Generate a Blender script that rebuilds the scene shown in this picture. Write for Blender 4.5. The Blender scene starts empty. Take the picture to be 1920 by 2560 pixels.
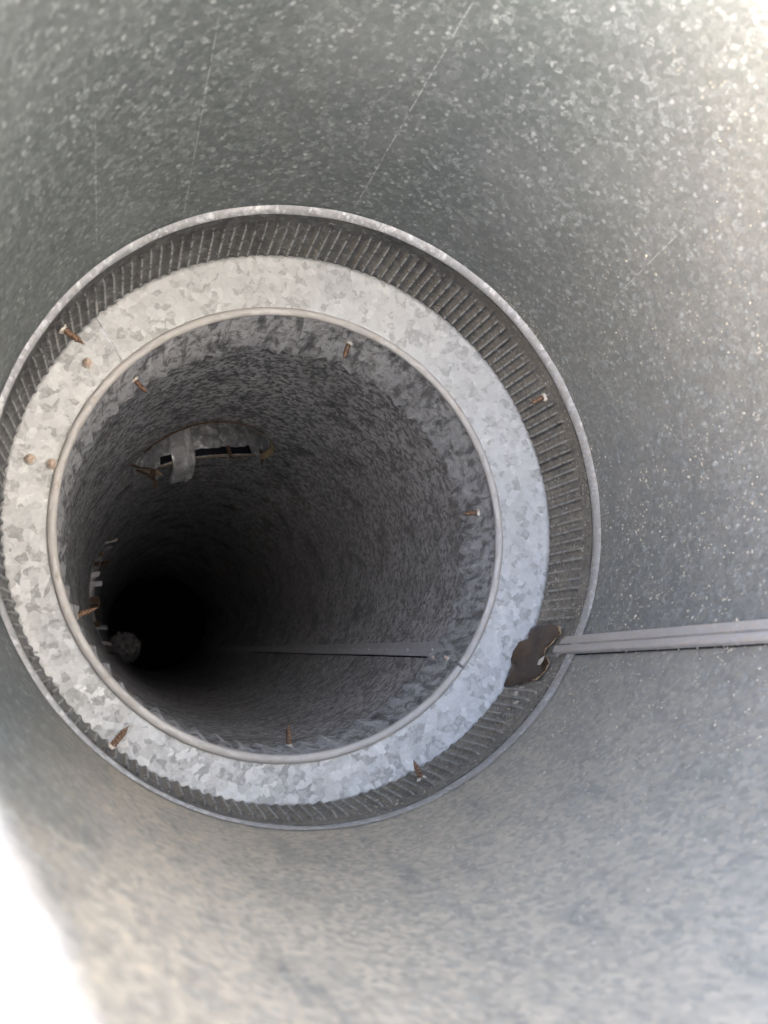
import bpy, bmesh, math, random
from mathutils import Vector, Matrix, noise
random.seed(7)
D = bpy.data
scene = bpy.context.scene
C = scene.collection
PI = math.pi
rad = math.radians

# ---------------------------------------------------------------- frame of the duct
# duct frame: x, y across the duct, z along its axis (into the duct), origin on the axis.
# G is the angle of the lowest line of the duct in that frame (where the water lies).
G = rad(31.0)
HZ = 0.231                                    # height of the axis above the ground
cg, sg = math.cos(G), math.sin(G)
def W(x, y, z):
    return Vector((x*sg - y*cg, z, -(x*cg + y*sg) + HZ))
def WD(v):
    return Vector((v[0]*sg - v[1]*cg, v[2], -(v[0]*cg + v[1]*sg)))
def cyl(r, deg, z, o=(0.0, 0.0)):
    a = rad(deg)
    return (r*math.cos(a) + o[0], r*math.sin(a) + o[1], z)

# ---------------------------------------------------------------- camera
cam = D.cameras.new("camera")
camo = D.objects.new("camera", cam); C.objects.link(camo)
AX_R = (0.94753335, 0.02718538, -0.31849884)
AX_D = (0.02718538, 0.98591401, 0.16502883)
AX_F = (0.31849884, -0.16502883, 0.93344736)
r_, d_, f_ = WD(AX_R), WD(AX_D), WD(AX_F)
m = Matrix((( r_.x, -d_.x, -f_.x), (r_.y, -d_.y, -f_.y), (r_.z, -d_.z, -f_.z))).to_4x4()
m.translation = W(-0.1395, 0.1024, 0.0)
camo.matrix_world = m
cam.sensor_fit = 'AUTO'; cam.sensor_width = 36.0
cam.lens = 1922/2560*36.0
cam.clip_start = 0.005; cam.clip_end = 5000
cam.dof.use_dof = True
cam.dof.focus_distance = 0.72
cam.dof.aperture_fstop = 9.0
scene.camera = camo

# ---------------------------------------------------------------- sky, sun, exposure
SUN_EL, SUN_AZ = 31.0, -87.0                   # azimuth measured from +Y towards +X
world = D.worlds.new("World"); scene.world = world
world.use_nodes = True
wt = world.node_tree
bg = wt.nodes["Background"]
sky = wt.nodes.new("ShaderNodeTexSky")
sky.sky_type = 'NISHITA'; sky.sun_disc = False
sky.sun_elevation = rad(SUN_EL); sky.sun_rotation = rad(SUN_AZ)
sky.air_density = 0.6; sky.dust_density = 10.0; sky.ozone_density = 1.0
wt.links.new(sky.outputs[0], bg.inputs[0]); bg.inputs[1].default_value = 0.12
sun = D.lights.new("sun", 'SUN'); sun.energy = 0.5; sun.angle = rad(24.0); sun.color = (1.0, 0.995, 0.985)
suno = D.objects.new("sun", sun); C.objects.link(suno)
el, az = rad(SUN_EL), rad(SUN_AZ)
sd = Vector((math.sin(az)*math.cos(el), math.cos(az)*math.cos(el), math.sin(el)))
suno.rotation_euler = sd.to_track_quat('Z', 'Y').to_euler()
suno.location = (3, -3, 6)
vs = scene.view_settings
vs.view_transform = 'Standard'; vs.look = 'None'; vs.gamma = 1.0; vs.use_curve_mapping = False
vs.exposure = 4.35

# ---------------------------------------------------------------- node helpers
class NT:
    def __init__(s, name):
        s.m = D.materials.new(name); s.m.use_nodes = True
        s.t = s.m.node_tree
        s.p = s.t.nodes["Principled BSDF"]
    def n(s, typ, **kw):
        o = s.t.nodes.new(typ)
        for k, v in kw.items():
            setattr(o, k, v)
        return o
    def put(s, sock, v):
        if v is None: return
        if isinstance(v, bpy.types.NodeSocket): s.t.links.new(v, sock)
        elif isinstance(v, bpy.types.Node): s.t.links.new(v.outputs[0], sock)
        else:
            if isinstance(v, tuple) and len(v) == 3 and sock.type == 'RGBA': v = v + (1,)
            sock.default_value = v
    def math(s, op, a, b=None, c=None, clamp=False):
        o = s.n("ShaderNodeMath", operation=op, use_clamp=clamp)
        s.put(o.inputs[0], a); s.put(o.inputs[1], b); s.put(o.inputs[2], c)
        return o.outputs[0]
    def vm(s, op, a, b=None, sc=None):
        o = s.n("ShaderNodeVectorMath", operation=op)
        s.put(o.inputs[0], a); s.put(o.inputs[1], b)
        if sc is not None: s.put(o.inputs["Scale"], sc)
        return o.outputs["Value"] if op in ('DOT_PRODUCT', 'LENGTH') else o.outputs[0]
    def mix(s, f, a, b, mode='MIX'):
        o = s.n("ShaderNodeMix", data_type='RGBA', blend_type=mode)
        s.put(o.inputs[0], f); s.put(o.inputs[6], a); s.put(o.inputs[7], b)
        return o.outputs[2]
    def mixf(s, f, a, b):
        o = s.n("ShaderNodeMix", data_type='FLOAT')
        s.put(o.inputs[0], f); s.put(o.inputs[2], a); s.put(o.inputs[3], b)
        return o.outputs[0]
    def noise(s, vec, scale, detail=3, rough=.55, col=False, dist=0.0):
        o = s.n("ShaderNodeTexNoise"); s.put(o.inputs["Vector"], vec)
        o.inputs["Scale"].default_value = scale; o.inputs["Detail"].default_value = detail
        o.inputs["Roughness"].default_value = rough; o.inputs["Distortion"].default_value = dist
        return o.outputs["Color"] if col else o.outputs[0]
    def vor(s, vec, scale, feature='F1', rnd=1.0):
        o = s.n("ShaderNodeTexVoronoi", feature=feature); s.put(o.inputs["Vector"], vec)
        o.inputs["Scale"].default_value = scale; o.inputs["Randomness"].default_value = rnd
        return o
    def step(s, v, a, b):
        o = s.n("ShaderNodeMapRange", interpolation_type='SMOOTHSTEP'); s.put(o.inputs[0], v)
        o.inputs[1].default_value = a; o.inputs[2].default_value = b
        return o.outputs[0]
    def ramp(s, v, stops, interp='LINEAR'):
        o = s.n("ShaderNodeValToRGB"); o.color_ramp.interpolation = interp
        cr = o.color_ramp
        while len(cr.elements) < len(stops): cr.elements.new(0.5)
        for e, (p, c) in zip(cr.elements, stops):
            e.position = p; e.color = (c[0], c[1], c[2], 1) if isinstance(c, tuple) else (c, c, c, 1)
        s.put(o.inputs[0], v)
        return o.outputs[0]
    def uv(s):
        return s.n("ShaderNodeUVMap", uv_map="uv").outputs[0]
    def obj(s):
        return s.n("ShaderNodeTexCoord").outputs["Object"]
    def geo(s, name):
        return s.n("ShaderNodeNewGeometry").outputs[name]
    def bump(s, h, strength, dist, normal=None):
        o = s.n("ShaderNodeBump"); s.put(o.inputs["Height"], h)
        o.inputs["Strength"].default_value = strength; o.inputs["Distance"].default_value = dist
        if normal is not None: s.put(o.inputs["Normal"], normal)
        return o.outputs[0]
    def out(s, color, rough, metal, normal=None, spec=None):
        s.put(s.p.inputs["Base Color"], color); s.put(s.p.inputs["Roughness"], rough)
        s.put(s.p.inputs["Metallic"], metal)
        if normal is not None: s.put(s.p.inputs["Normal"], normal)
        if spec is not None: s.put(s.p.inputs["Specular IOR Level"], spec)
        return s.m

def galvanised(name, cell, stops, rough=(.38, .55), metal=.75, tilt=.12, dust=.0, dust_col=(.40, .35, .28),
               stain=.0, scratches=(), grime=0.0, gr_lo=.45, gr_hi=.70, gr_sc=26, gr_st=1.0, tan_band=False, grit=0.0, stretch=(1, 1), glints=0.0, crest=0.0, seamline=0.0):
    """Zinc-coated sheet: crystal flakes of their own brightness and tilt, settled dust, stains and scratches."""
    t = NT(name)
    uv = t.uv()
    if stretch != (1, 1):
        mp = t.n("ShaderNodeMapping"); t.put(mp.inputs[0], uv); mp.inputs["Scale"].default_value = (stretch[0], stretch[1], 1)
        base_uv = mp.outputs[0]
    else:
        base_uv = uv
    w1 = t.vm('SCALE', t.vm('SUBTRACT', t.noise(base_uv, .55/cell, 3, .6, col=True), (.5, .5, .5)), sc=cell*1.5)
    p1 = t.vm('ADD', base_uv, w1)
    v1 = t.vor(p1, 1/cell)
    v2 = t.vor(p1, 2.3/cell)
    sep = t.n("ShaderNodeSeparateColor"); t.put(sep.inputs[0], v1.outputs["Color"])
    sep2 = t.n("ShaderNodeSeparateColor"); t.put(sep2.inputs[0], v2.outputs["Color"])
    big = t.noise(uv, 9, 3, .6)
    r = t.math('ADD', t.math('MULTIPLY', sep.outputs[0], .72), t.math('MULTIPLY', sep2.outputs[0], .28))
    col = t.ramp(r, stops)
    fine = t.noise(uv, 900, 2, .6)
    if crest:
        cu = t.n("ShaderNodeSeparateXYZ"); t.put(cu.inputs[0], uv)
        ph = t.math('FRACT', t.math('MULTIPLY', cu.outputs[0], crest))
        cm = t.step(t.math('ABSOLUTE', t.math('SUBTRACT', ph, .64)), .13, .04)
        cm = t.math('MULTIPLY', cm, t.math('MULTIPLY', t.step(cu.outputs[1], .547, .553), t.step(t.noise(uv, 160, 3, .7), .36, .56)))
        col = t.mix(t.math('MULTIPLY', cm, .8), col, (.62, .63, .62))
    col = t.mix(t.math('MULTIPLY', t.math('SUBTRACT', fine, .5), .5), col, (.75, .77, .78), 'OVERLAY')
    col = t.mix(t.math('MULTIPLY', t.step(big, .42, .75), .25), col, (.30, .31, .31))
    ro = t.mixf(sep.outputs[1], rough[0], rough[1])
    me = metal
    if glints:  # white specks painted into the colour as sparkle
        vg = t.vor(t.vm('ADD', uv, t.vm('SCALE', t.noise(uv, 300, 2, col=True), sc=.003)), 250)
        sg_ = t.n("ShaderNodeSeparateColor"); t.put(sg_.inputs[0], vg.outputs["Color"])
        gl = t.math('MULTIPLY', t.step(sg_.outputs[0], .90, .94), t.step(vg.outputs["Distance"], .5, .25))
        gl = t.math('MULTIPLY', gl, glints)
        col = t.mix(gl, col, (.82, .84, .83))
    if seamline:                                # rusty line where the rolled edge meets the ring
        cu = t.n("ShaderNodeSeparateXYZ"); t.put(cu.inputs[0], uv)
        lv = t.math('ABSOLUTE', t.math('SUBTRACT', cu.outputs[1], seamline*.93))
        lm_ = t.math('MULTIPLY', t.step(lv, .0022, .0008), t.math('MULTIPLY', t.step(t.noise(uv, 50, 4, .7), .38, .58), .8))
        col = t.mix(lm_, col, (.22, .12, .07))
    if grime:
        gm = t.n("ShaderNodeMapping"); t.put(gm.inputs[0], uv); gm.inputs["Scale"].default_value = (1, gr_st, 1)
        g = t.step(t.noise(gm.outputs[0], gr_sc, 5, .68, dist=.4), gr_lo, gr_hi)
        g = t.math('MULTIPLY', g, grime)
        col = t.mix(g, col, (.055, .052, .058)); ro = t.mixf(g, ro, .75)
    if stain:
        st = t.math('MULTIPLY', t.step(t.noise(uv, 60, 5, .7), .56, .72), stain)
        col = t.mix(st, col, (.36, .27, .19)); ro = t.mixf(st, ro, .8)
    for (u0, v0, u1, v1_, wd, amt) in scratches:
        su = t.n("ShaderNodeSeparateXYZ"); t.put(su.inputs[0], uv)
        sl = (u1-u0)/(v1_-v0)
        wob = t.math('MULTIPLY', t.math('SUBTRACT', t.noise(uv, 40, 1), .5), .0015)
        dd = t.math('SUBTRACT', su.outputs[0], t.math('MULTIPLY_ADD', t.math('SUBTRACT', su.outputs[1], v0), sl, u0))
        dd = t.math('ABSOLUTE', t.math('ADD', dd, wob))
        mk = t.math('MULTIPLY', t.step(dd, wd, wd*.4), t.math('MULTIPLY', t.step(su.outputs[1], v0, v0+.02), t.step(su.outputs[1], v1_, v1_-.004)))
        mk = t.math('MULTIPLY', mk, t.math('MULTIPLY', t.step(t.noise(uv, 230, 2), .40, .55), amt))
        col = t.mix(mk, col, (.88, .89, .88)); ro = t.mixf(mk, ro, .6)
    if dust or grit:
        nz = t.n("ShaderNodeSeparateXYZ"); t.put(nz.inputs[0], t.geo("Normal"))
        up = t.step(nz.outputs[2], -.35, .80)
        du = t.math('MULTIPLY', up, t.math('MULTIPLY_ADD', t.noise(uv, 34, 5, .7), 1.0, .25))
        du = t.math('MULTIPLY', du, t.math('MULTIPLY_ADD', sep2.outputs[1], .7, .55))
        du = t.math('MULTIPLY', du, dust, clamp=True)
        col = t.mix(du, col, dust_col); ro = t.mixf(du, ro, .82); me = t.mixf(du, metal, .05)
        if grit:
            vg = t.vor(uv, 420)
            sg_ = t.n("ShaderNodeSeparateColor"); t.put(sg_.inputs[0], vg.outputs["Color"])
            gr = t.math('MULTIPLY', t.step(sg_.outputs[0], .80, .9), t.step(vg.outputs["Distance"], .5, .3))
            gr = t.math('MULTIPLY', gr, t.math('MULTIPLY', up, t.step(t.noise(uv, 30, 4, .7), .45, .62)))
            gr = t.math('MULTIPLY', gr, grit, clamp=True)
            col = t.mix(gr, col, (.62, .56, .44)); ro = t.mixf(gr, ro, .9); me = t.mixf(gr, me, 0.0)
    if tan_band:                                    # tan tone over one band of the wall, streaked along the duct
        fu = t.n("ShaderNodeSeparateXYZ"); t.put(fu.inputs[0], uv)
        w_ = t.math('MULTIPLY', t.math('SUBTRACT', t.noise(uv, 7, 3, .6), .5), .12)
        fuw = t.math('ADD', fu.outputs[0], w_)
        fm = t.math('MULTIPLY', t.step(fuw, tan_band[0], tan_band[1]), t.step(fuw, tan_band[3], tan_band[2]))
        fs = t.n("ShaderNodeMapping"); t.put(fs.inputs[0], uv); fs.inputs["Scale"].default_value = (1.3, .35, 1)
        fm = t.math('MULTIPLY', fm, t.step(t.noise(fs.outputs[0], 40, 5, .65), .05, .58))
        fm = t.math('MULTIPLY', fm, t.math('MULTIPLY_ADD', sep.outputs[2], .55, .45))
        col = t.mix(fm, col, (.53, .462, .35)); ro = t.mixf(fm, ro, .72); me = t.mixf(fm, me, .0)
    # every crystal leans a little its own way
    lean = t.vm('SCALE', t.vm('SUBTRACT', v1.outputs["Color"], (.5, .5, .5)), sc=tilt)
    lean2 = t.vm('SCALE', t.vm('SUBTRACT', v2.outputs["Color"], (.5, .5, .5)), sc=tilt*.5)
    b = t.bump(t.math('ADD', t.noise(uv, 14, 3, .5), t.math('MULTIPLY', fine, .02)), .35, .004)
    nn = t.vm('NORMALIZE', t.vm('ADD', b, t.vm('ADD', lean, lean2)))
    return t.out(col, ro, me, nn)

SCR = []
RW = 0.2258
RCOL = 0.2247
def scr(d0, z0, d1, z1, w, a):
    f = lambda d: rad((d - 27.0) % 360.0)*RW
    SCR.append((f(d0), z0, f(d1), z1, w, a))
scr(-83.6, .300, -84.9, .519, .0006, .35)
scr(-117.1, .33, -118.0, .519, .0005, .3)
scr(-134.9, .36, -135.9, .50, .0006, .25)
scr(-38.6, .339, -35.6, .433, .0005, .35)
scr(37.7, .324, 45.0, .39, .0006, .35)
scr(51.3, .407, 59.0, .447, .0005, .3)

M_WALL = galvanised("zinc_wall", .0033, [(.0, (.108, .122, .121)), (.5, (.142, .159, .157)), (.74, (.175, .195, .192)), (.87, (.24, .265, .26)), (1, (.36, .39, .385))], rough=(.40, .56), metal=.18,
                    tilt=.095, dust=.55, tan_band=(-.08, .17, .37, .48), dust_col=(.36, .32, .255), stain=.05, scratches=SCR, grit=.8, glints=.32)
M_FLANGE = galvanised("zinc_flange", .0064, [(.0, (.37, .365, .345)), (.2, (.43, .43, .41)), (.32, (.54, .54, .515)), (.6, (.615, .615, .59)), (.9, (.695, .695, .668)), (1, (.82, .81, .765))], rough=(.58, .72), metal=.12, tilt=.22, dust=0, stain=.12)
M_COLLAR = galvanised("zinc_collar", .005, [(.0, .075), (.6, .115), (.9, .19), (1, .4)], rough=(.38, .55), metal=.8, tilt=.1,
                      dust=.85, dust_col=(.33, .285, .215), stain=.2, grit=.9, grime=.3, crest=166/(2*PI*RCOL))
M_BEAD = galvanised("zinc_bead", .004, [(.0, .40), (.6, .52), (1, .85)], rough=(.42, .6), metal=.2, tilt=.12, dust=.95, dust_col=(.36, .32, .26), stain=.15, glints=.8)
M_HEM = galvanised("zinc_hem", .004, [(.0, (.46, .43, .39)), (.6, (.54, .51, .47)), (1, (.66, .63, .59))], rough=(.55, .7), metal=.1, tilt=.08, dust=.3, stain=.5, dust_col=(.42, .37, .31), stretch=(.35, 1), seamline=.0258)
M_SLEEVE = galvanised("zinc_sleeve", .0062, [(.0, .22), (.4, .62), (.7, .72), (1, .82)], rough=(.5, .65), metal=.15, tilt=.1, dust=.45, dust_col=(.30, .26, .20), grime=.72, gr_lo=.47, gr_hi=.62, gr_sc=95, gr_st=.28, stain=.25)
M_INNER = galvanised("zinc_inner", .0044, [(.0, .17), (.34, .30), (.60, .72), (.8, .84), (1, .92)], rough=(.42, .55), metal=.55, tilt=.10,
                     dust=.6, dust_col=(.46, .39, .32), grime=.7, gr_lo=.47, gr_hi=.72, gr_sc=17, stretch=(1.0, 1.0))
M_SEAM = galvanised("zinc_seam", .005, [(.0, .36), (.6, .42), (1, .52)], rough=(.5, .65), metal=.1, tilt=.06, dust=1.0, dust_col=(.47, .40, .32), stain=.3, grit=.5)
M_ISEAM = galvanised("zinc_inner_seam", .005, [(.0, .54), (.6, .62), (1, .72)], rough=(.55, .7), metal=.3, tilt=.06, dust=.6, dust_col=(.58, .50, .43), stain=.2)
M_COLLAR2 = galvanised("zinc_branch_collar", .0085, [(.0, .22), (.5, .36), (.74, .46), (.88, .7), (1, .9)], rough=(.4, .55), metal=.3, tilt=.16, dust=0, stain=.1, grime=.3)
M_STRAP = galvanised("zinc_strap", .006, [(.0, .34), (.4, .46), (.8, .60), (1, .85)], rough=(.45, .55), metal=.25, tilt=.12, dust=0, stain=.35, grime=.45, gr_sc=60)
M_BRANCH = galvanised("zinc_branch", .0085, [(.0, .35), (.5, .55), (.75, .70), (1, .92)], rough=(.4, .55), metal=.3, tilt=.16, dust=0, stain=.1, grime=.2)

def rust(name, a, b, rough=.75, metal=.2, scale=500):
    t = NT(name); o = t.obj()
    n = t.noise(o, scale, 4, .65)
    c = t.mix(t.step(n, .35, .65), a, b)
    return t.out(c, rough, metal, t.bump(n, .6, .0006))
M_RUST = rust("rusty_screw_steel", (.11, .062, .038), (.33, .205, .13), .55, .4)
M_BURR = rust("bright_burr", (.62, .52, .40), (.80, .76, .70), .45, .4)
M_COPPER = rust("copper_toned_tip", (.60, .42, .30), (.86, .70, .55), .4, .2)
M_BROWN = rust("brown_rust_strip", (.05, .032, .022), (.16, .095, .055), .8, .2)
M_LINER = rust("yellowed_liner", (.13, .10, .06), (.30, .25, .16), .9, 0, 300)
M_CRUST = rust("rust_crust", (.22, .13, .065), (.48, .36, .21), .85, 0, 700)
M_CRUMB = rust("tan_crumb", (.34, .29, .21), (.56, .50, .40), .9, 0, 400)
M_WAD = rust("grey_insulation", (.30, .30, .31), (.74, .74, .73), .95, 0, 60)
M_DARKM = rust("dull_outer_zinc", (.40, .41, .42), (.50, .51, .52), .5, .6, 60)
M_WEB = rust("pale_thread", (.5, .5, .48), (.6, .6, .58), .8, 0)

t = NT("near_black"); M_BLACK = t.out(t.mix(t.noise(t.obj(), 30, 4), (.006, .006, .008), (.02, .02, .024)), .95, 0.0, None, .08)
t = NT("puddle_water")
pn = t.noise(t.obj(), 60, 3, .6)
M_WATER = t.out(t.mix(t.step(pn, .35, .7), (.055, .034, .020), (.095, .060, .036)), .22, 0.0, t.bump(t.noise(t.obj(), 40, 3), .5, .004), .28)
t = NT("ground_concrete")
gn = t.noise(t.obj(), 3, 6, .6)
M_GROUND = t.out(t.mix(gn, (.28, .28, .27), (.37, .365, .345)), .9, 0.0, t.bump(t.noise(t.obj(), 120, 4), .4, .004))

# ---------------------------------------------------------------- object helpers
def root(name, label, cat, base, group=None):
    o = D.objects.new(name, None); C.objects.link(o)
    o.location = W(*base); o.empty_display_size = .02
    o["label"] = label; o["category"] = cat
    if group: o["group"] = group
    return o
def link_mesh(name, verts, faces, mat, parent=None, uvs=None, smooth=True, thick=0.0, world=False):
    """verts in the duct frame; parents are unrotated empties (or meshes at the same origin)."""
    org = Vector((0, 0, 0))
    p = parent
    while p is not None:
        org += p.location; p = p.parent
    me = D.meshes.new(name)
    me.from_pydata([(v if world else W(*v)) - org for v in verts], [], faces)
    me.materials.append(mat)
    if uvs is not None:
        lay = me.uv_layers.new(name="uv")
        for lp in me.loops:
            lay.data[lp.index].uv = uvs[lp.vertex_index]
    if smooth:
        me.polygons.foreach_set("use_smooth", [True]*len(me.polygons))
    o = D.objects.new(name, me); C.objects.link(o)
    if parent is not None: o.parent = parent
    if thick:
        sm = o.modifiers.new("thickness", 'SOLIDIFY'); sm.thickness = thick; sm.offset = 0
    return o
def grid(nu, nv, fn, closed=False):
    """fn(i,j)->(pos, uv). returns verts, faces, uvs; rows j, columns i"""
    V, U, F = [], [], []
    for j in range(nv):
        for i in range(nu):
            p, u = fn(i, j); V.append(p); U.append(u)
    for j in range(nv-1):
        for i in range(nu-1):
            a = j*nu + i
            F.append((a, a+1, a+nu+1, a+nu))
    return V, F, U
def nz3(x, y, z): return noise.noise(Vector((x, y, z)))
def dent(a, z, k=1.0):
    return k*.0009*nz3(math.cos(a)*1.6, math.sin(a)*1.6, z*4)

# ---------------------------------------------------------------- ground
gv, gf = [], []
S = 400.0
go = link_mesh("ground", [Vector((-S, -S, 0)), Vector((S, -S, 0)), Vector((S, S, 0)), Vector((-S, S, 0))], [(0, 1, 2, 3)], M_GROUND, world=True, smooth=False)
go["kind"] = "structure"

# ---------------------------------------------------------------- large duct
RC = 0.2247                                   # collar of the reducer, inside the large duct
ZB, ZR = .532, .6049
OFF = (-.0087, .0083)                         # small opening sits off centre
RI = .1836
def unseen_mouth(deg):  # unseen rim, its lobes shaped to brighten the top and right walls
    k1 = max(0.0, math.cos(rad(deg + 100)))**3
    k2 = max(0.0, math.cos(rad(deg - 5)))**4
    d = (deg - 134 + 180) % 360 - 180
    return .197 + .090*k1 + .085*k2 - .151*math.exp(-(d/26)**2)
duct = root("large_round_duct", "wide galvanised round duct whose dusty spangled wall fills the picture around the reducer ring", "duct", (RW*cg, RW*sg, .3))
NU = 361
ZS = [0, .05, .12, .2, .3, .4, .5, .6, .7, .8, .9, 1.0]
NVW = 72
def wall_fn(r0, flip=0):
    def f(i, j):
        deg = 27 + i
        z0 = unseen_mouth(deg); z = z0 + (.640 - z0)*j/(NVW-1)
        a = rad(deg)
        r = r0 + dent(a, z)
        return (r*math.cos(a), r*math.sin(a), z), (rad(i)*RW, z)
    return f
V, F, U = grid(NU, NVW, wall_fn(RW))
n0 = len(V)
V2, F2, U2 = grid(NU, NVW, wall_fn(RW + .0012))
V += V2; U += U2; F += [tuple(n0 + k for k in reversed(q)) for q in F2]
for i in range(NU-1):
    F.append((i+1, i, n0+i, n0+i+1))
    b = (NVW-1)*NU
    F.append((b+i, b+i+1, n0+b+i+1, n0+b+i))
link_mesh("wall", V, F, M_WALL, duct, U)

# added lip at the mouth; blurred near the viewer, it makes the white corner glow
LIPP = [(-0.154, 0.0957), (-0.1503, 0.1017), (-0.1479, 0.1061), (-0.146, 0.1098), (-0.1444, 0.1128), (-0.1429, 0.1158), (-0.1416, 0.1186), (-0.1403, 0.1216), (-0.1384, 0.127), (-0.1369, 0.1326)]
V, U = [], []
NL = 41
for k in range(NL):
    s_ = k/(NL-1)*(len(LIPP)-1); q_ = min(int(s_), len(LIPP)-2); f_ = s_-q_
    x_ = LIPP[q_][0]*(1-f_) + LIPP[q_+1][0]*f_; y_ = LIPP[q_][1]*(1-f_) + LIPP[q_+1][1]*f_
    a_ = math.atan2(y_, x_); r0_ = math.hypot(x_, y_) + .0006*nz3(k*.6, 1, 2)
    e_ = min(1.0, math.sin(PI*k/(NL-1))*5)
    for h_ in range(7):
        t_ = h_/6
        r_k = r0_*e_ + (RW-.001)*(1-e_)
        rr = r_k + (RW + .001 - r_k)*t_
        z_ = .048 - .004*(1-t_)**2 + .002*t_
        V.append((rr*math.cos(a_), rr*math.sin(a_), z_)); U.append((a_*RW, rr))
F = [(k*7+h, k*7+h+1, k*7+h+8, k*7+h+7) for k in range(NL-1) for h in range(6)]
link_mesh("glow_lip", V, F, M_BEAD, duct, U, thick=.0012)

# lock seam along the wall
prof = [(0.0, -.0004), (.10, .0009), (.45, .0010), (.50, .0004), (.56, .0006), (.62, .0022), (.70, .0027), (.90, .0028), (.97, .0024), (1.0, -.0004)]
def seam_deg(z, f):
    top = 25.0 + (z - .338)*8.6; bot = 29.2 + (z - .338)*10.6
    return top + (bot-top)*f
def seam_fn(i, j):
    z0 = unseen_mouth(28) + .002
    z = z0 + (.5535 - z0)*j/39
    f, h = prof[i]
    dg = seam_deg(z, f) + .05*nz3(z*30, f, 1)
    return cyl(RW - h*1.7 + dent(rad(dg), z), dg, z), (f*.02, z)
V, F, U = grid(len(prof), 40, seam_fn)
F.append(tuple(39*len(prof) + k for k in range(len(prof))))
link_mesh("lock_seam", V, F, M_SEAM, duct, U, smooth=False)

# ---------------------------------------------------------------- screws (a rusty shank through the sheet, a bright burr round its foot)
def screw_mesh(name, length, r0, seed):
    rnd = random.Random(seed)
    nu, nv = 18, 46
    V, F = [], []
    pitch = .0021
    for j in range(nv):
        z = -.003 + (length+.003)*j/(nv-1)
        for i in range(nu):
            a = 2*PI*i/nu
            ph = (z/pitch - i/nu) % 1.0
            th = max(0, 1-abs(ph-.5)*3.2)
            k = 1.0
            e = (length - z)/(length*.36)
            if e < 1: k = max(.06, e)
            r = r0*k*(.72 + .30*th) + .00022*rnd.uniform(-1, 1)*k
            V.append((r*math.cos(a), r*math.sin(a), z))
    for j in range(nv-1):
        for i in range(nu):
            a, b = j*nu+i, j*nu+(i+1) % nu
            F.append((a, b, b+nu, a+nu))
    F.append(tuple(range((nv-1)*nu, nv*nu)))
    me = D.meshes.new(name); me.from_pydata(V, [], F)
    me.polygons.foreach_set("use_smooth", [True]*len(F))
    return me
def burr_mesh(name, r0, seed):
    rnd = random.Random(seed)
    nu = 20
    V, F = [], []
    for (r, z) in ((r0*1.55, -.0002), (r0*1.25, .0008), (r0*.98, .0015), (r0*.6, .0006)):
        for i in range(nu):
            a = 2*PI*i/nu; k = 1 + rnd.uniform(-.10, .10)
            V.append((r*k*math.cos(a), r*k*math.sin(a), z + (.0007*rnd.uniform(0, 1) if z > 0 else 0)))
    for j in range(3):
        for i in range(nu):
            a, b = j*nu+i, j*nu+(i+1) % nu
            F.append((a, b, b+nu, a+nu))
    me = D.meshes.new(name); me.from_pydata(V, [], F)
    return me
SM = [screw_mesh("screw", .0185, .0028, 1), screw_mesh("screw", .0160, .0026, 2), screw_mesh("screw", .0085, .0028, 3)]
BM = [burr_mesh("burr", .0026, 4), burr_mesh("burr", .0026, 5)]
for me in SM[:2]: me.materials.append(M_RUST)
SM[2].materials.append(M_COPPER)
for me in BM: me.materials.append(M_BURR)
def screw(parent, pos, direction, kind=0, lean=(0, 0), scale=1.0, label=None):
    d = Vector(direction).normalized()
    d = WD(d); d = (d + Vector((lean[0], lean[1], lean[0]*.5))).normalized()
    q = d.to_track_quat('Z', 'Y')
    org = Vector((0, 0, 0)); p = parent
    while p is not None:
        org += p.location; p = p.parent
    o = D.objects.new("screw", SM[kind]); C.objects.link(o); o.parent = parent
    o.location = W(*pos) - org; o.rotation_mode = 'QUATERNION'; o.rotation_quaternion = q; o.scale = (scale,)*3
    b = D.objects.new("burr", BM[random.randrange(2)]); C.objects.link(b); b.parent = o
    b.rotation_euler = (0, 0, random.uniform(0, 6))
    return o

# ---------------------------------------------------------------- reducer: bead, crimped collar, flange ring, hem, sleeve
red = root("duct_reducer", "pale spangled flat ring with crimped collar set inside the wide duct", "duct reducer", (RC*cg, RC*sg, ZR))
# bead
def bead_fn(i, j):
    a = rad(i)
    t_ = j/10
    z = ZB - .0060 + .0118*t_
    h = .0030*math.sin(PI*min(1, t_*1.02))**.8*(1 - .78*max(0.0, math.cos(rad(i - 70)))**1.2)
    rr = RW - .0006 - h + dent(a, z) + .00035*nz3(math.cos(a)*9, math.sin(a)*9, t_*2)
    if 22 < (i % 360) < 41:                     # beaten flat where the lock seam passes
        k = min(1, (i-22)/4, (41-i)/4); rr = rr*(1-k) + (RW - .0008 - h*.12)*k
    return (rr*math.cos(a), rr*math.sin(a), z), (a*RW, z)
V, F, U = grid(361, 11, bead_fn)
link_mesh("bead", V, F, M_BEAD, red, U)
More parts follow.
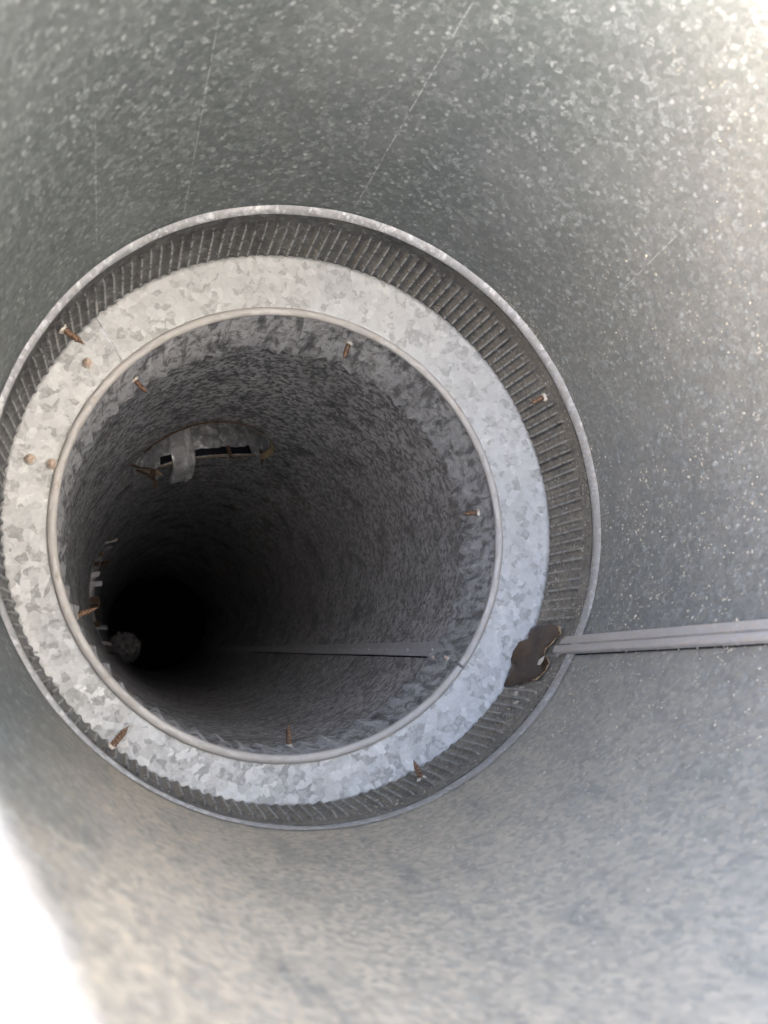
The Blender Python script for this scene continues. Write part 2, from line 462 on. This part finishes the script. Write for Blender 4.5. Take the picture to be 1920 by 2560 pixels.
# crimped collar
NCR = 166; PER = 8
rc_ = random.Random(3)
cr_amp = [rc_.uniform(.45, 1.25) for _ in range(NCR+1)]
cr_z = [rc_.uniform(-.004, .004) for _ in range(NCR+1)]
sawp = [.0, .0, .05, .25, .75, 1.0, .85, .30]
def crimp_r(i, z):
    k = (i // PER) % NCR; s = sawp[i % PER]
    env = min(1, max(0, (z - (ZB + .017 + cr_z[k]))/.006))*min(1, .25 + max(0, ZR - z)/.006)
    deg = i*360/(NCR*PER)
    q = 1.0
    dd = (deg - 31 + 180) % 360 - 180
    if abs(dd) < 12: q = .25 + .75*max(0, (abs(dd)-6)/6)
    return RC - .0024*s*env*cr_amp[k]*q
NCU = NCR*PER + 1
ZC = [ZB + .0056 + (ZR - ZB - .0056)*k/15 for k in range(16)]
def collar_fn(i, j):
    z = ZC[j]; a = 2*PI*(i % (NCR*PER))/(NCR*PER)
    r = crimp_r(i % (NCR*PER), z) + dent(a, z)
    return (r*math.cos(a), r*math.sin(a), z), (2*PI*i/(NCR*PER)*RC, z)
V, F, U = grid(NCU, 16, collar_fn)
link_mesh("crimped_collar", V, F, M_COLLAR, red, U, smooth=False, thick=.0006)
# flange ring (a lapped sheet: one end lies on the other)
RH = .1818                                    # hem centre radius
LAP = -137.6
def flange_fn(i, j):
    deg = LAP + i*360/(NCU-1)
    a = rad(deg)
    # outer edge follows the crimps
    ii = int(round((deg % 360)/360*NCR*PER)) % (NCR*PER)
    ro = RC + .0004 - .25*(RC - crimp_r(ii, ZR))
    x0, y0 = ro*math.cos(a), ro*math.sin(a)
    x1, y1 = (RH+.0015)*math.cos(a) + OFF[0], (RH+.0015)*math.sin(a) + OFF[1]
    f = j/12
    lift = .0012*max(0, 1 - i/(NCU-1)*5) + .0006*nz3(math.cos(a)*2, math.sin(a)*2, f*1.5)*math.sin(PI*min(1, f*1.0))
    if f < .09: lift += .0006
    x, y = x0 + (x1-x0)*f, y0 + (y1-y0)*f
    return (x, y, ZR - lift), (x, y + i*1e-7)
V, F, U = grid(NCU, 13, flange_fn)
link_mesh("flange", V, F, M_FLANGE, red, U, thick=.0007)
# rolled hem round the small opening
NH = 361
def hem_fn(i, j):
    a = rad(-43 - i*(358.9/360)) if False else rad(40.5 + i*359.3/360)
    b = 2*PI*j/14
    rr = .0034 + .0003*nz3(math.cos(a)*7, math.sin(a)*7, 3) + .00018*nz3(math.cos(a)*30, math.sin(a)*30, 1)
    r = RH + rr*math.cos(b)
    z = ZR - .0010 - rr*math.sin(b)*1.0
    return (r*math.cos(a) + OFF[0], r*math.sin(a) + OFF[1], z), (a*RH, b*.0041)
V, F, U = grid(NH, 15, hem_fn)
link_mesh("rolled_hem", V, F, M_HEM, red, U)
# sleeve, its free end crimped
RS = .1814
NSC = 62
rs_ = random.Random(11)
ns_j = [rs_.uniform(-.35, .35) for _ in range(NSC)]
ns_a = [rs_.uniform(.5, 1.25) for _ in range(NSC)]
NSU = NSC*10 + 1
def sleeve_fn(i, j):
    a = 2*PI*(i % (NSU-1))/(NSU-1)
    deg = math.degrees(a)
    zend = .676 + .016*(.5 + .5*math.cos(a - rad(215)))**1.5
    z = ZR + .001 + (zend - ZR - .001)*j/18
    k = (i//10) % NSC; ph = (i % 10)/10
    s = min(1, ph/.62) if ph < .62 else max(0, 1-(ph-.62)/.2)
    env = max(0, (z - ZR - .018)/(zend - ZR - .018))**.8
    r = RS - .0050*s*env*ns_a[k] + dent(a, z, .6)
    z += .0012*ns_j[k]*env
    return (r*math.cos(a) + OFF[0], r*math.sin(a) + OFF[1], z), (2*PI*i/(NSU-1)*RS, z)
V, F, U = grid(NSU, 19, sleeve_fn)
link_mesh("crimped_sleeve", V, F, M_SLEEVE, red, U, smooth=False, thick=.0007)
# screws through collar and sleeve
for deg, z, kd, ln in ((-146.2, .566, 0, (.02, .10)), (-26.8, .558, 1, (0, .05)), (130.3, .590, 0, (.02, -.12)), (68.6, .576, 1, (0, .08))):
    screw(red, cyl(RC - .0012, deg, z), (-math.cos(rad(deg)), -math.sin(rad(deg)), 0), kd, ln)
for deg, z, kd, ln in ((-134.7, .652, 1, (0, .1)), (-71.9, .632, 1, (0, .15)), (-6.5, .638, 1, (.05, .05)), (158.2, .690, 0, (.0, .0)), (88.0, .668, 0, (.02, .02))):
    screw(red, cyl(RS - .0010, deg, z, OFF), (-math.cos(rad(deg)), -math.sin(rad(deg)), 0), kd, ln)
for x, y in ((-.170, -.113), (-.207, -.036), (-.192, -.033)):
    o = screw(red, (x, y, ZR - .0012), (0, 0, -1), 2, (0, 0), 1.05)
    o["label"] = "copper coloured screw tip pointing out of the flange"

# ---------------------------------------------------------------- narrow duct beyond the reducer
inn = root("narrow_round_duct", "dark mottled narrower duct running on behind the reducer opening", "duct", (RI*cg + OFF[0], RI*sg + OFF[1], 1.5))
Z0I, Z1I = .6035, 2.4527
holes = [(-102.5, 1.038, 31.0, .094), (178.0, 1.43, 30.0, .100)]
NIU, NIV = 361, 231
def inner_pt(deg, z, r=RI):
    a = rad(deg)
    return cyl(r + dent(a, z*.7, .8), deg, z, OFF)
zi = [Z0I + (Z1I - Z0I)*j/(NIV-1) for j in range(NIV)]
pd = {}
dead = set()
def hole_rho(deg, z, h):
    dd = (deg - h[0] + 180) % 360 - 180
    return math.hypot(dd/h[2], (z-h[1])/h[3]), dd
for j in range(NIV):
    for i in range(NIU):
        deg = 34 + i; z = zi[j]
        pd[i, j] = (deg, z)
for h in holes:
    ins = {k for k, (dg, z) in pd.items() if hole_rho(dg, z, h)[0] < 1}
    edge = set()
    for (i, j) in pd:
        if (i, j) in ins: continue
        if any((i+di, j+dj) in ins for di in (-1, 0, 1) for dj in (-1, 0, 1)): edge.add((i, j))
    for k in edge:
        dg, z = pd[k]; rho, dd = hole_rho(dg, z, h)
        pd[k] = (h[0] + dd/rho, h[1] + (z-h[1])/rho)
        if i is not None:
            base = pd[k][0]
            pd[k] = (base + 360*round((dg - base)/360), pd[k][1])
    dead |= ins
V, U = [], []
for j in range(NIV):
    for i in range(NIU):
        dg, z = pd[i, j]
        V.append(inner_pt(dg, z)); U.append((rad(dg-34)*RI, z))
F = []
for j in range(NIV-1):
    for i in range(NIU-1):
        ks = ((i, j), (i+1, j), (i+1, j+1), (i, j+1))
        if any(k in dead for k in ks): continue
        F.append(tuple(jj*NIU+ii for ii, jj in ks))
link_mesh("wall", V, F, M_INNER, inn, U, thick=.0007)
def shade_strip(parent, r, o, dfun, z0, z1, w, mat=None):  # black strip standing in for the shadow line under a seam edge
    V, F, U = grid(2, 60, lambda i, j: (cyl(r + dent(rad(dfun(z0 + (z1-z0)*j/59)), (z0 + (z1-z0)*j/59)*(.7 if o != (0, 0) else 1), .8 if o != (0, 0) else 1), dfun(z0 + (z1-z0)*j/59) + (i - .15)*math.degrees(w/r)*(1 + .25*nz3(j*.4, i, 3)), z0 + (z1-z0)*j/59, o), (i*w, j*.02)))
    return link_mesh("seam_shade", V, F, M_BLACK, parent, U, thick=.0003)
# riveted lap seam of the narrow duct
def iseam_fn(i, j):
    z = .664 + (2.44 - .664)*j/59
    f, h = ((0, -.0002), (.06, .0010), (.5, .0012), (.92, .0022), (1.0, .0020), (1.0, -.0002))[i]
    dg = 31.5 + (37.0 - 31.5)*f + (.5*(1-f) + .3)*min(1, (z-.664)/.8) + .08*nz3(z*9, f*2, 5)
    return cyl(RI - h + dent(rad(dg), z*.7, .8), dg, z, OFF), (f*.02, z)
V, F, U = grid(6, 60, iseam_fn)
iseam = link_mesh("lap_seam", V, F, M_ISEAM, inn, U, smooth=False)
shade_strip(iseam, RI - .0007, OFF, lambda z: 37.05 + .3*min(1, (z-.664)/.8), .668, 1.75, .0015)
shade_strip(duct, RW - .0008, (0, 0), lambda z: seam_deg(z, 1.0), unseen_mouth(30) + .004, .525, .0009)
rm = D.meshes.new("rivet")
bmx = bmesh.new(); bmesh.ops.create_uvsphere(bmx, u_segments=8, v_segments=5, radius=.0017); bmx.to_mesh(rm); bmx.free()
rm.materials.append(M_BURR)
zz = .689
for k in range(22):
    o = D.objects.new("rivet", rm); C.objects.link(o); o.parent = iseam
    p = cyl(RI - .0020, 35.05 + .02*k, zz, OFF)
    o.location = W(*p) - inn.location; o.scale = (1, 1, .8)
    zz += .0675
for deg, z in ((38.5, .662), (38.3, .634)):
    o = screw(red, cyl(RS - .0012, deg, z, OFF), (-math.cos(rad(deg)), -math.sin(rad(deg)), 0), 2, (0, 0), .6)
# the next length of duct, in the dark, with an end plate
far = root("far_duct_length", "last black unlit length of duct seen deep inside beyond the joint ring", "duct", (RI*cg + OFF[0], RI*sg + OFF[1], 2.8))
def far_fn(i, j):
    a = rad(i*4); z = Z1I - .012 + .719*j/10
    return ((RI+.0016)*math.cos(a) + OFF[0], (RI+.0016)*math.sin(a) + OFF[1], z), (a*RI, z)
V, F, U = grid(91, 11, far_fn)
link_mesh("wall", V, F, M_INNER, far, U, thick=.0007)
V, F, U = [], [], []
V.append((OFF[0], OFF[1], 3.158)); U.append((0, 0))
for i in range(90):
    p = cyl(RI + .012, i*4, 3.158, OFF); V.append(p); U.append((p[0], p[1]))
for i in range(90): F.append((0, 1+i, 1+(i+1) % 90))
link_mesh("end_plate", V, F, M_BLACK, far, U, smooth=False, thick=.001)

# lump of grey insulation lying in the far length
lump = bmesh.new()
bmesh.ops.create_icosphere(lump, subdivisions=5, radius=.052)
for v in lump.verts:
    n = v.co.normalized()
    k = 1 + .16*noise.noise(n*3.1) + .13*noise.noise(n*7.3+Vector((3, 1, 2))) + .07*noise.noise(n*17+Vector((1, 5, 2))) + .05*noise.noise(n*37)
    v.co = v.co*k
cc = W(-.1305, .1035, 2.90)
lm = D.meshes.new("insulation_lump"); lump.to_mesh(lm); lump.free(); lm.materials.append(M_WAD)
lo = D.objects.new("insulation_lump", lm); C.objects.link(lo); lo.location = cc
lo["label"] = "small crumpled grey lump glimmering in the black depth of the narrow duct"; lo["category"] = "insulation lump"

# ---------------------------------------------------------------- branch collars let into the narrow duct
def branch(h, name, label, height, seed, seam_at, tabs, slots):
    deg, zc, aw, zb = h
    a = rad(deg)
    n = Vector((math.cos(a), math.sin(a), 0)); tang = Vector((-math.sin(a), math.cos(a), 0)); ax = Vector((0, 0, 1))
    ctr = Vector((OFF[0], OFF[1], zc))
    rr = zb - .0008
    r = root(name, label, "duct branch", tuple(ctr + n*RI))
    rnd = random.Random(seed)
    # local cylinder: angle b, 0 = towards +z (far side), 90 = +tangent
    def pt(b, out, rad_=rr):
        t_ = math.sin(b)*rad_; w_ = math.cos(b)*rad_
        base = math.sqrt(max(1e-6, RI*RI - t_*t_))
        return ctr + n*(base + out) + tang*t_ + ax*w_
    NB = 181
    def fn(i, j):
        b = 2*PI*i/(NB-1)
        bd = math.degrees(b)
        lo_ = -.0012
        for s0, s1 in slots:
            if s0 < (bd + 180) % 360 - 180 < s1: lo_ = .011 + .003*nz3(b*9, seed, 2)
        out = lo_ + (height - lo_)*j/12
        p = pt(b, out, rr + .0005*nz3(b*3, out*30, seed))
        return tuple(p), (b*rr, out)
    V, F, U = grid(NB, 13, fn)
    link_mesh("collar", V, F, M_COLLAR2, r, U, thick=.0008)
    # added lid closing the branch pipe further out
    V, F, U = [tuple(ctr + n*(RI + height - .034))], [], [(0, 0)]
    for i in range(60):
        b = 2*PI*i/60
        V.append(tuple(ctr + n*(RI + height-.034) + tang*math.sin(b)*rr + ax*math.cos(b)*rr)); U.append((math.sin(b)*rr, math.cos(b)*rr))
    for i in range(60): F.append((0, 1+i, 1+(i+1) % 60))
    link_mesh("added_branch_lid", V, F, M_COLLAR2, r, U, smooth=False, thick=.001)
    # added black shell round the branch that blocks daylight in the gaps
    def jk(i, j):
        b = 2*PI*i/90
        return tuple(pt(b, .0022 + .0195*j, rr + (.012 if j else .024))), (b*rr, j*.02)
    V, F, U = grid(91, 8, jk)
    link_mesh("daylight_block", V, F, M_BLACK, r, U, thick=.0008)
    # standing seam up the collar wall, running out into a bent strap
    if seam_at is not None:
        b0 = rad(seam_at)
        prof_ = [(-.0165, .0003), (-.0150, .0045), (-.0060, .0048), (.0050, .0048), (.0056, .0085), (.0080, .0088), (.0086, .0048), (.0160, .0040), (.0175, .0003)]
        rows = []
        for out in [height*.95, height*.6, height*.3, .018, .006]:
            rows.append([pt(b0 + w_/rr, out, rr - h_) for w_, h_ in prof_])
        # bend over the edge and lie on the duct wall beyond
        for k, dz in enumerate((.004, .012, .024, .040)):
            row = []
            sc = 1 - .28*(k+1)/4
            for w_, h_ in prof_:
                p0 = pt(b0 + w_*sc/rr, 0, rr + dz + .002)
                inward = .006 + .004*k + h_
                row.append(p0 - n*inward)
            rows.append(row)
        V = [tuple(p) for rw in rows for p in rw]
        npf = len(prof_)
        F = []
        for j in range(len(rows)-1):
            for i in range(npf-1):
                q = j*npf+i; F.append((q, q+1, q+npf+1, q+npf))
        U = [(i*.004, j*.01) for j in range(len(rows)) for i in range(npf)]
        link_mesh("strap", V, F, M_STRAP, r, U, smooth=False, thick=.0007)
    # tongues of sheet cut and folded in round the hole
    for (bd, wd, ln, tip, mat) in tabs:
        b0 = rad(bd)
        V, U = [], []
        for j in range(6):
            f = j/5
            out = .012 - (.012 + .003)*min(1, f*2) - max(0, f-.5)*2*ln*math.sin(rad(tip))
            rad_ = rr - .001 + max(0, f-.5)*2*ln*math.cos(rad(tip))
            for i in range(4):
                w_ = (i/3-.5)*wd*(1-.25*f)
                p = pt(b0 + w_/rr, 0, rad_) + n*(out + .0012*rnd.uniform(-1, 1))
                V.append(tuple(p)); U.append((w_, f*ln))
        F = [(j*4+i, j*4+i+1, j*4+i+5, j*4+i+4) for j in range(5) for i in range(3)]
        link_mesh("bent_tab", V, F, mat, r, U, smooth=False, thick=.0009)
    # yellowed lining showing in the cut gaps
    for s0, s1 in slots + ([(128, 232)] if slots else []):
        V, U = [], []
        nn_ = 14 if s0 < 100 else 40
        for i in range(nn_):
            b = rad(s0 + (s1-s0)*i/(nn_-1))
            for q, (dr, out) in enumerate(((.0035, -.0022), (.0050, -.0026), (.0050, -.0002), (.0035, .0002))):
                V.append(tuple(pt(b, out + .0006*rnd.uniform(-1, 1), rr + dr + .0005*rnd.uniform(-1, 1)))); U.append((b*rr, q*.002))
        F = []
        for i in range(nn_-1):
            for q in range(4):
                F.append((i*4+q, i*4+(q+1) % 4, (i+1)*4+(q+1) % 4, (i+1)*4+q))
        link_mesh("liner_edge", V, F, M_LINER if s0 < 100 else M_BROWN, r, U, smooth=False)
    return r, pt, n
br, brpt, brn = branch(holes[0], "branch_collar", "lit branch opening with bent strap in the upper wall of the narrow duct", .16, 5, -8,
       [(34, .006, .004, 20, M_BROWN)],
       [(-31, -12), (1, 58)])
br2, _, _ = branch(holes[1], "branch_collar", "second branch opening seen edge-on as jagged tabs on the dark left wall", .12, 9, None,
       [(-150 + 24*k, .011, .007 + .004*(k % 3), 70, M_ISEAM if k % 2 else M_BROWN) for k in range(15)], [])
# rusty bent scraps hanging at the two ends of the first branch opening
def ribbon(name, pts, w, mat, parent, up):
    V, U = [], []
    P = [Vector(p) for p in pts]
    upv = Vector(up)
    for i, p in enumerate(P):
        d = (P[min(i+1, len(P)-1)] - P[max(i-1, 0)]).normalized()
        s = d.cross(upv).normalized()*w*.5*(1 - .35*i/len(P))
        V += [tuple(p-s), tuple(p+s)]; U += [(0, i*.01), (w, i*.01)]
    F = [(2*i, 2*i+1, 2*i+3, 2*i+2) for i in range(len(P)-1)]
    return link_mesh(name, V, F, mat, parent, U, smooth=False, thick=.0009)
for (d0, z0, steps, w, mt) in (
    (-134, .985, [(0, 0, 0), (2, .012, .006), (5, .028, .010), (8, .034, .016), (6, .05, .020)], .009, M_BROWN),
    (-131, 1.04, [(0, 0, .001), (3, .012, .012), (5, .030, .022), (3, .036, .03)], .008, M_BROWN),
    (-128, 1.06, [(0, 0, .001), (4, .004, .010), (6, .010, .020)], .010, M_CRUST),
    (-72, 1.01, [(0, 0, .001), (1, .012, .004), (-1, .030, .010), (-2, .046, .008)], .010, M_CRUST),
    (-75, 1.05, [(0, 0, .001), (2, .010, .008), (3, .030, .010)], .009, M_BROWN)):
    pts = [Vector(cyl(RI - .002 - dr, d0 + dd, z0 + dz, OFF)) for dd, dz, dr in steps]
    ribbon("rusty_scrap", pts, w, mt, br, (math.cos(rad(d0+60)), math.sin(rad(d0+60)), .3))
for (da, za, db, zb_) in ((-133, 1.0, -131, 1.16), (-118, 1.13, -122, 1.20), (-92, 1.125, -88, 1.19), (-87, 1.12, -84, 1.20)):
    p0, p1 = Vector(cyl(RI-.004, da, za, OFF)), Vector(cyl(RI-.010, db, zb_, OFF))
    ribbon("thread", [p0, p0.lerp(p1, .5) - Vector((0, -.004, 0)), p1], .0010, M_WEB, br, (0.3, .5, .2))

# ---------------------------------------------------------------- puddle at the lowest point
PO = [(0.1689, 0.1428, 0.6019), (0.1738, 0.1334, 0.6019), (0.1769, 0.1257, 0.6019), (0.178, 0.1189, 0.6019), (0.1813, 0.1122, 0.6019), (0.1866, 0.1068, 0.6019), (0.1917, 0.1045, 0.6019), (0.1954, 0.1036, 0.6019), (0.1966, 0.0987, 0.6019), (0.1998, 0.0944, 0.6019), (0.2023, 0.092, 0.5959), (0.2026, 0.0913, 0.5846), (0.2024, 0.0917, 0.573), (0.2009, 0.0948, 0.5618), (0.1986, 0.0996, 0.5539), (0.1975, 0.1019, 0.5523), (0.1967, 0.1033, 0.557), (0.1952, 0.1062, 0.5583), (0.1932, 0.1097, 0.5613), (0.1917, 0.1124, 0.5655), (0.19, 0.1152, 0.5659), (0.1881, 0.1183, 0.562), (0.1867, 0.1205, 0.5558), (0.1844, 0.124, 0.5512), (0.1819, 0.1276, 0.55), (0.1794, 0.1311, 0.5508), (0.1771, 0.1341, 0.5533), (0.1757, 0.1361, 0.5583), (0.1739, 0.1383, 0.5648), (0.1729, 0.1396, 0.5765), (0.1717, 0.1411, 0.5904)]
P = [Vector(p) for p in PO]
# finer outline
Q = []
for i in range(len(P)):
    a, b, c_, d = P[i-1], P[i], P[(i+1) % len(P)], P[(i+2) % len(P)]
    for k in range(4):
        s = k/4
        Q.append(.5*((2*b) + (c_-a)*s + (2*a-5*b+4*c_-d)*s*s + (3*b-a-3*c_+d)*s**3))
ctr = sum(P, Vector())/len(P)
for k, q in enumerate(Q):
    e = noise.noise(Vector((k*.33, 4, 1))) + .6*noise.noise(Vector((k*.9, 1, 7)))
    Q[k] = q + (q - ctr).normalized()*.0016*e
pud = root("rusty_puddle", "brown glossy puddle with crusted edge where the seam meets the ring", "puddle", tuple(ctr + Vector((cg, sg, 0))*.004))
V, F = [], []
NQ = len(Q)
inw = Vector((-cg, -sg, 0))
pn_ = Vector((0, 0, 0))
for i in range(len(P)): pn_ += (P[i] - ctr).cross(P[(i+1) % len(P)] - ctr)
pn_.normalize()
for k, f in enumerate((0, .04, .12, .3, .6, .85)):
    for q in Q:
        p = q.lerp(ctr, f)
        pl = p - pn_*((p - ctr).dot(pn_))
        p = p.lerp(pl, min(1, f*4))
        V.append(tuple(p + inw*(.0012*min(1, k/2))))
V.append(tuple(ctr + inw*.0012))
for k in range(5):
    for i in range(NQ):
        a, b = k*NQ+i, k*NQ+(i+1) % NQ
        F.append((a, b, b+NQ, a+NQ))
for i in range(NQ): F.append((5*NQ+i, 5*NQ+(i+1) % NQ, 6*NQ))
link_mesh("water_film", V, F, M_WATER, pud)
# crust along the wall-side edge
V, F = [], []
rnd = random.Random(21)
i0, i1 = 13*4, 28*4
for i in range(i0, i1):
    d = (Q[(i+1) % NQ] - Q[i-1]).normalized()
    s = d.cross(inw).normalized()
    th = .0002 + .0010*max(0, noise.noise(Vector((i*.21, 2, 5))) + .25)*(.6 + .8*rnd.random())
    c0 = Q[i] + inw*.0006
    for k in range(6):
        b = 2*PI*k/6
        V.append(tuple(c0 + (s*math.cos(b) + inw*math.sin(b))*th))
for i in range(i1-i0-1):
    for k in range(6):
        F.append((i*6+k, i*6+(k+1) % 6, (i+1)*6+(k+1) % 6, (i+1)*6+k))
link_mesh("rust_crust", V, F, M_CRUST, pud, smooth=False)

sc0 = ctr + (Q[24*4] - ctr)*.62 + inw*.0018  # pale patch on the water, a glint made as a solid piece
sc1 = (Q[25*4] - Q[22*4]).normalized(); sc2 = sc1.cross(inw).normalized()
V = [tuple(sc0 + sc1*a_ + sc2*b_ + inw*h_) for a_, b_, h_ in ((-.004, -.003, 0), (.001, -.0045, .0006), (.005, -.001, .0002), (.0035, .003, .0008), (-.002, .0035, .0003), (0, 0, .0014))]
link_mesh("glint_patch", V, [(0, 1, 5), (1, 2, 5), (2, 3, 5), (3, 4, 5), (4, 0, 5)], M_BURR, pud, smooth=False)

# ---------------------------------------------------------------- loose grit and crumbs
def bits(name, items, mat, smooth=False):
    V, F = [], []
    rnd = random.Random(5)
    for (p, nrm, s) in items:
        n = Vector(nrm); t1 = n.cross(Vector((0, 0, 1))).normalized(); t2 = n.cross(t1)
        ang = rnd.uniform(0, 6.28); t1, t2 = t1*math.cos(ang)+t2*math.sin(ang), t2*math.cos(ang)-t1*math.sin(ang)
        b = len(V); P0 = Vector(p)
        k1, k2 = rnd.uniform(.7, 1.7), rnd.uniform(.6, 1.1)
        for q in (t1*k1, t2*k2, -t1*rnd.uniform(.6, 1.3), -t2*k2, n*rnd.uniform(.5, .9)):
            V.append(tuple(P0 + q*s))
        F += [(b, b+1, b+4), (b+1, b+2, b+4), (b+2, b+3, b+4), (b+3, b, b+4)]
    return link_mesh(name, V, F, mat, None, smooth=smooth)
rnd = random.Random(77)
it = []
while len(it) < 3400:
    dg = rnd.gauss(26, 30); z = rnd.uniform(.16, .60)
    if not -45 < dg < 105: continue
    cl = noise.noise(Vector((dg*.12, z*22, 3))) + .6*noise.noise(Vector((dg*.4, z*70, 9)))
    if cl < rnd.uniform(-.35, .55): continue
    r = RW - .0002 if z < .525 else (RC - .0012 if z > .542 else RW - .003)
    if 24 < dg < 31 and z < .555: r = RW - .0011
    it.append((cyl(r, dg, z), (-math.cos(rad(dg)), -math.sin(rad(dg)), 0), rnd.uniform(.0004, .0010)*(1.5 if rnd.random() < .06 else 1)))
g = bits("grit", it, M_CRUMB); g["kind"] = "stuff"; g["label"] = "tan grit scattered along the bottom of the wide duct"; g["category"] = "grit"
# crumbs collected on the mouth side of the bead
it = []
for k in range(420):
    dg = rnd.uniform(-50, 20); z = .527 - abs(rnd.gauss(0, .004))
    it.append((cyl(RW - .0003, dg, z), (-math.cos(rad(dg)), -math.sin(rad(dg)), 0), rnd.uniform(.0003, .0007)))
g = bits("grit_line", it, M_CRUMB); g["kind"] = "stuff"; g["label"] = "line of fine brown grit lodged against the raised bead"; g["category"] = "grit"
# tan dribble below the puddle
it = []
for k in range(240):
    s = rnd.random(); dg = 40 + 4.5*s + rnd.gauss(0, .35) ; z = .574 + .006*math.sin(s*6) + rnd.gauss(0, .0016)
    it.append((cyl(RC - .0010, dg, z), (-math.cos(rad(dg)), -math.sin(rad(dg)), 0), rnd.uniform(.0005, .0011)))
g = bits("crumb_trail", it, M_CRUMB); g["kind"] = "stuff"; g["label"] = "pale crusty crumb trail on the crimped collar below the puddle"; g["category"] = "crumbs"
for (dg, z, s, lab) in ((14.0, 1.134, .0045, "larger tan paint flake on the right wall of the narrow duct"),
                        (25.5, 1.119, .0032, "smaller tan flake just above the riveted seam"),
                        (40.0, .868, .0022, "pale flake just under the riveted seam of the narrow duct"),
                        (37.9, .817, .0018, "tiny pale fleck on the lower edge of the riveted seam")):
    g = bits("flake", [(cyl(RI - .0008, dg, z, OFF), (-math.cos(rad(dg)), -math.sin(rad(dg)), 0), s)], M_CRUMB)
    g["label"] = lab; g["category"] = "flake"; g["group"] = "flakes lying in the narrow duct"
